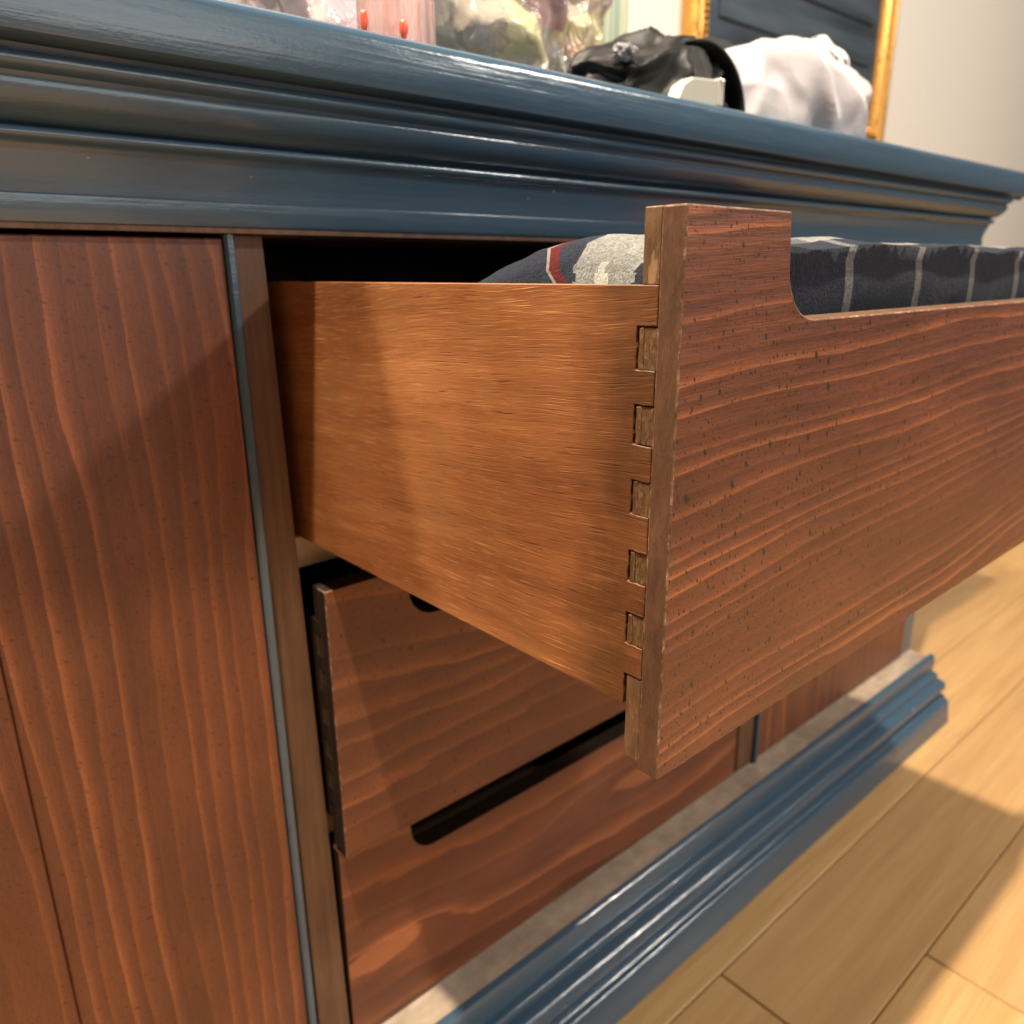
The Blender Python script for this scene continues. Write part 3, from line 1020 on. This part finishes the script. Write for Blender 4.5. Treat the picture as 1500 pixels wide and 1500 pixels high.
def mat_leopard():
    t = NT('spotted_fabric')
    vo = t.n('ShaderNodeTexVoronoi')
    t.set(vo.inputs['Vector'], t.co); vo.inputs['Scale'].default_value = 75
    n = t.noise(t.co, 120, 2)
    f = t.math('MULTIPLY_ADD', n, 0.35, vo.outputs['Distance'])
    c = t.ramp(f, [(0.40, (0.025, 0.025, 0.028)), (0.52, (0.03, 0.03, 0.03)), (0.58, (0.45, 0.44, 0.44)), (0.8, (0.6, 0.58, 0.57))])
    return t.out(c, 0.85, None, 0.2, Sheen_Weight=0.2)


lc = lump('scarf', (0.745, 0.150, TOPZ + 0.060), (0.115, 0.060, 0.085), mat_leopard(), sub=6, amp=0.35, sc=16, seed=55, power=2.3, floor_z=TOPZ, facet=0.4)
tag(lc, 'black and white spotted scarf heaped behind the white shirt', 'scarf')


# --- plaid wool blanket folded in the open drawer
def blanket():
    t = NT('plaid_wool')
    x, y, z = t.sep(t.co)
    wv = t.noise(t.map((900, 900, 900)), 1, 3, 0.65)
    soft = t.noise(t.map((130, 130, 130)), 1, 3, 0.6)
    grey = t.ramp(wv, [(0.3, (0.09, 0.089, 0.084)), (0.7, (0.22, 0.217, 0.205))])
    grey = t.mix(0.6, grey, t.ramp(soft, [(0.3, (0.6, 0.6, 0.6)), (0.7, (1.2, 1.2, 1.2))]), 'MULTIPLY')
    navy = t.ramp(wv, [(0.3, (0.006, 0.008, 0.014)), (0.7, (0.020, 0.024, 0.036))])
    s = t.math('MULTIPLY_ADD', z, -0.84, y)                     # stripes lean a little
    step = t.math('MULTIPLY', t.math('FLOOR', t.math('MULTIPLY', z, 300.0)), 0.9)
    jag = t.math('MULTIPLY_ADD', t.noise(t.comb(step, 0.0, 0.0), 1, 0), 0.006, y)
    isgrey = t.math('LESS_THAN', jag, -0.2005)
    c = t.mix(isgrey, navy, grey)
    r1 = t.math('MULTIPLY', t.math('GREATER_THAN', s, -0.3475), t.math('LESS_THAN', s, -0.3415))
    c = t.mix(r1, c, (0.065, 0.007, 0.008))
    r2 = t.math('MULTIPLY', t.math('GREATER_THAN', s, -0.3415), t.math('LESS_THAN', s, -0.3398))
    c = t.mix(r2, c, (0.16, 0.14, 0.12))
    # stepped pale motif
    px = t.math('ABSOLUTE', t.math('SUBTRACT', t.math('SNAP', y, 0.0020), -0.2210))
    pz = t.math('SNAP', t.math('SUBTRACT', 0.186, z), 0.0020)
    mot = t.math('LESS_THAN', px, t.math('MULTIPLY', pz, 0.55))
    c = t.mix(t.math('MULTIPLY', mot, 0.75), c, (0.30, 0.295, 0.265))
    dk = t.math('LESS_THAN', jag, -0.2345)
    c = t.mix(dk, c, navy)
    # window-pane check on the folded front
    lx = t.math('LESS_THAN', t.math('FRACT', t.math('MULTIPLY', x, 14.0)), 0.10)
    lx2 = t.math('LESS_THAN', t.math('FRACT', t.math('MULTIPLY_ADD', x, 14.0, 0.5)), 0.42)
    inner = t.math('GREATER_THAN', x, 0.045)
    c = t.mix(t.math('MULTIPLY', t.math('MULTIPLY', lx2, inner), 0.65), c, navy)
    c = t.mix(t.math('MULTIPLY', t.math('MULTIPLY', lx, inner), 0.6), c, grey)
    nrm = t.bump(t.math('MULTIPLY_ADD', wv, 0.7, soft), 0.0012, 0.8)
    mt = t.out(c, 0.95, nrm, 0.1, Sheen_Weight=0.04)
    bm = bmesh.new()
    ny, nx = 70, 40
    x0, x1, y0, y1 = 0.018, 0.44, -0.2520, -0.060
    top, bot = [], []
    for i in range(ny + 1):
        ra, rb = [], []
        yy = y0 + (y1 - y0) * i / ny
        for j in range(nx + 1):
            k = j / nx
            xx = x0 + (x1 - x0) * k
            kk = (i / ny)
            h = 0.1945 - 0.007 * kk - 0.058 * max(0.0, (kk - 0.37) / 0.63) ** 1.6 - 0.004 * max(0.0, (0.12 - kk) / 0.12)
            h += 0.003 * noise.noise(Vector((xx * 22, yy * 22, 1))) + 0.0008 * noise.noise(Vector((xx * 90, yy * 90, 4)))
            edge = min(1.0, k / 0.05)
            h -= 0.012 * (1 - edge) ** 2
            edge2 = min(1.0, (1 - k) / 0.08)
            h -= 0.05 * (1 - edge2) ** 2
            bulge = 0.006 * noise.noise(Vector((yy * 18, 3, 0)))
            ra.append(bm.verts.new((xx + (bulge if j == 0 else 0), yy, h)))
            rb.append(bm.verts.new((xx, yy, 0.0375)))
        top.append(ra); bot.append(rb)
    for i in range(ny):
        for j in range(nx):
            bm.faces.new((top[i][j], top[i][j + 1], top[i + 1][j + 1], top[i + 1][j]))
            bm.faces.new((bot[i][j], bot[i + 1][j], bot[i + 1][j + 1], bot[i][j + 1]))
        bm.faces.new((top[i][0], top[i + 1][0], bot[i + 1][0], bot[i][0]))
        bm.faces.new((top[i][nx], bot[i][nx], bot[i + 1][nx], top[i + 1][nx]))
    # front end: three rounded folds lying on one another
    nf = 24
    prev = top[0]
    for q in range(1, nf + 1):
        u = q / nf
        row = []
        for j in range(nx + 1):
            tz = top[0][j].co.z
            zz = tz + (0.0375 - tz) * u
            bul = abs(math.sin(math.pi * 3 * u)) ** 0.5 * 0.0035 + 0.0012 * noise.noise(Vector((top[0][j].co.x * 25, zz * 60, 2)))
            row.append(bm.verts.new((top[0][j].co.x, y0 + 0.0040 - bul, zz)) if q < nf else bot[0][j])
        for j in range(nx):
            bm.faces.new((prev[j], row[j], row[j + 1], prev[j + 1]))
        prev = row
    for j in range(nx):
        bm.faces.new((top[ny][j], top[ny][j + 1], bot[ny][j + 1], bot[ny][j]))
    bmesh.ops.holes_fill(bm, edges=[e for e in bm.edges if len(e.link_faces) == 1], sides=0)
    o = obj('blanket', bm, mt, smooth=True)
    tag(o, 'grey and navy plaid wool blanket with a thin red stripe folded in the open drawer', 'blanket')


blanket()
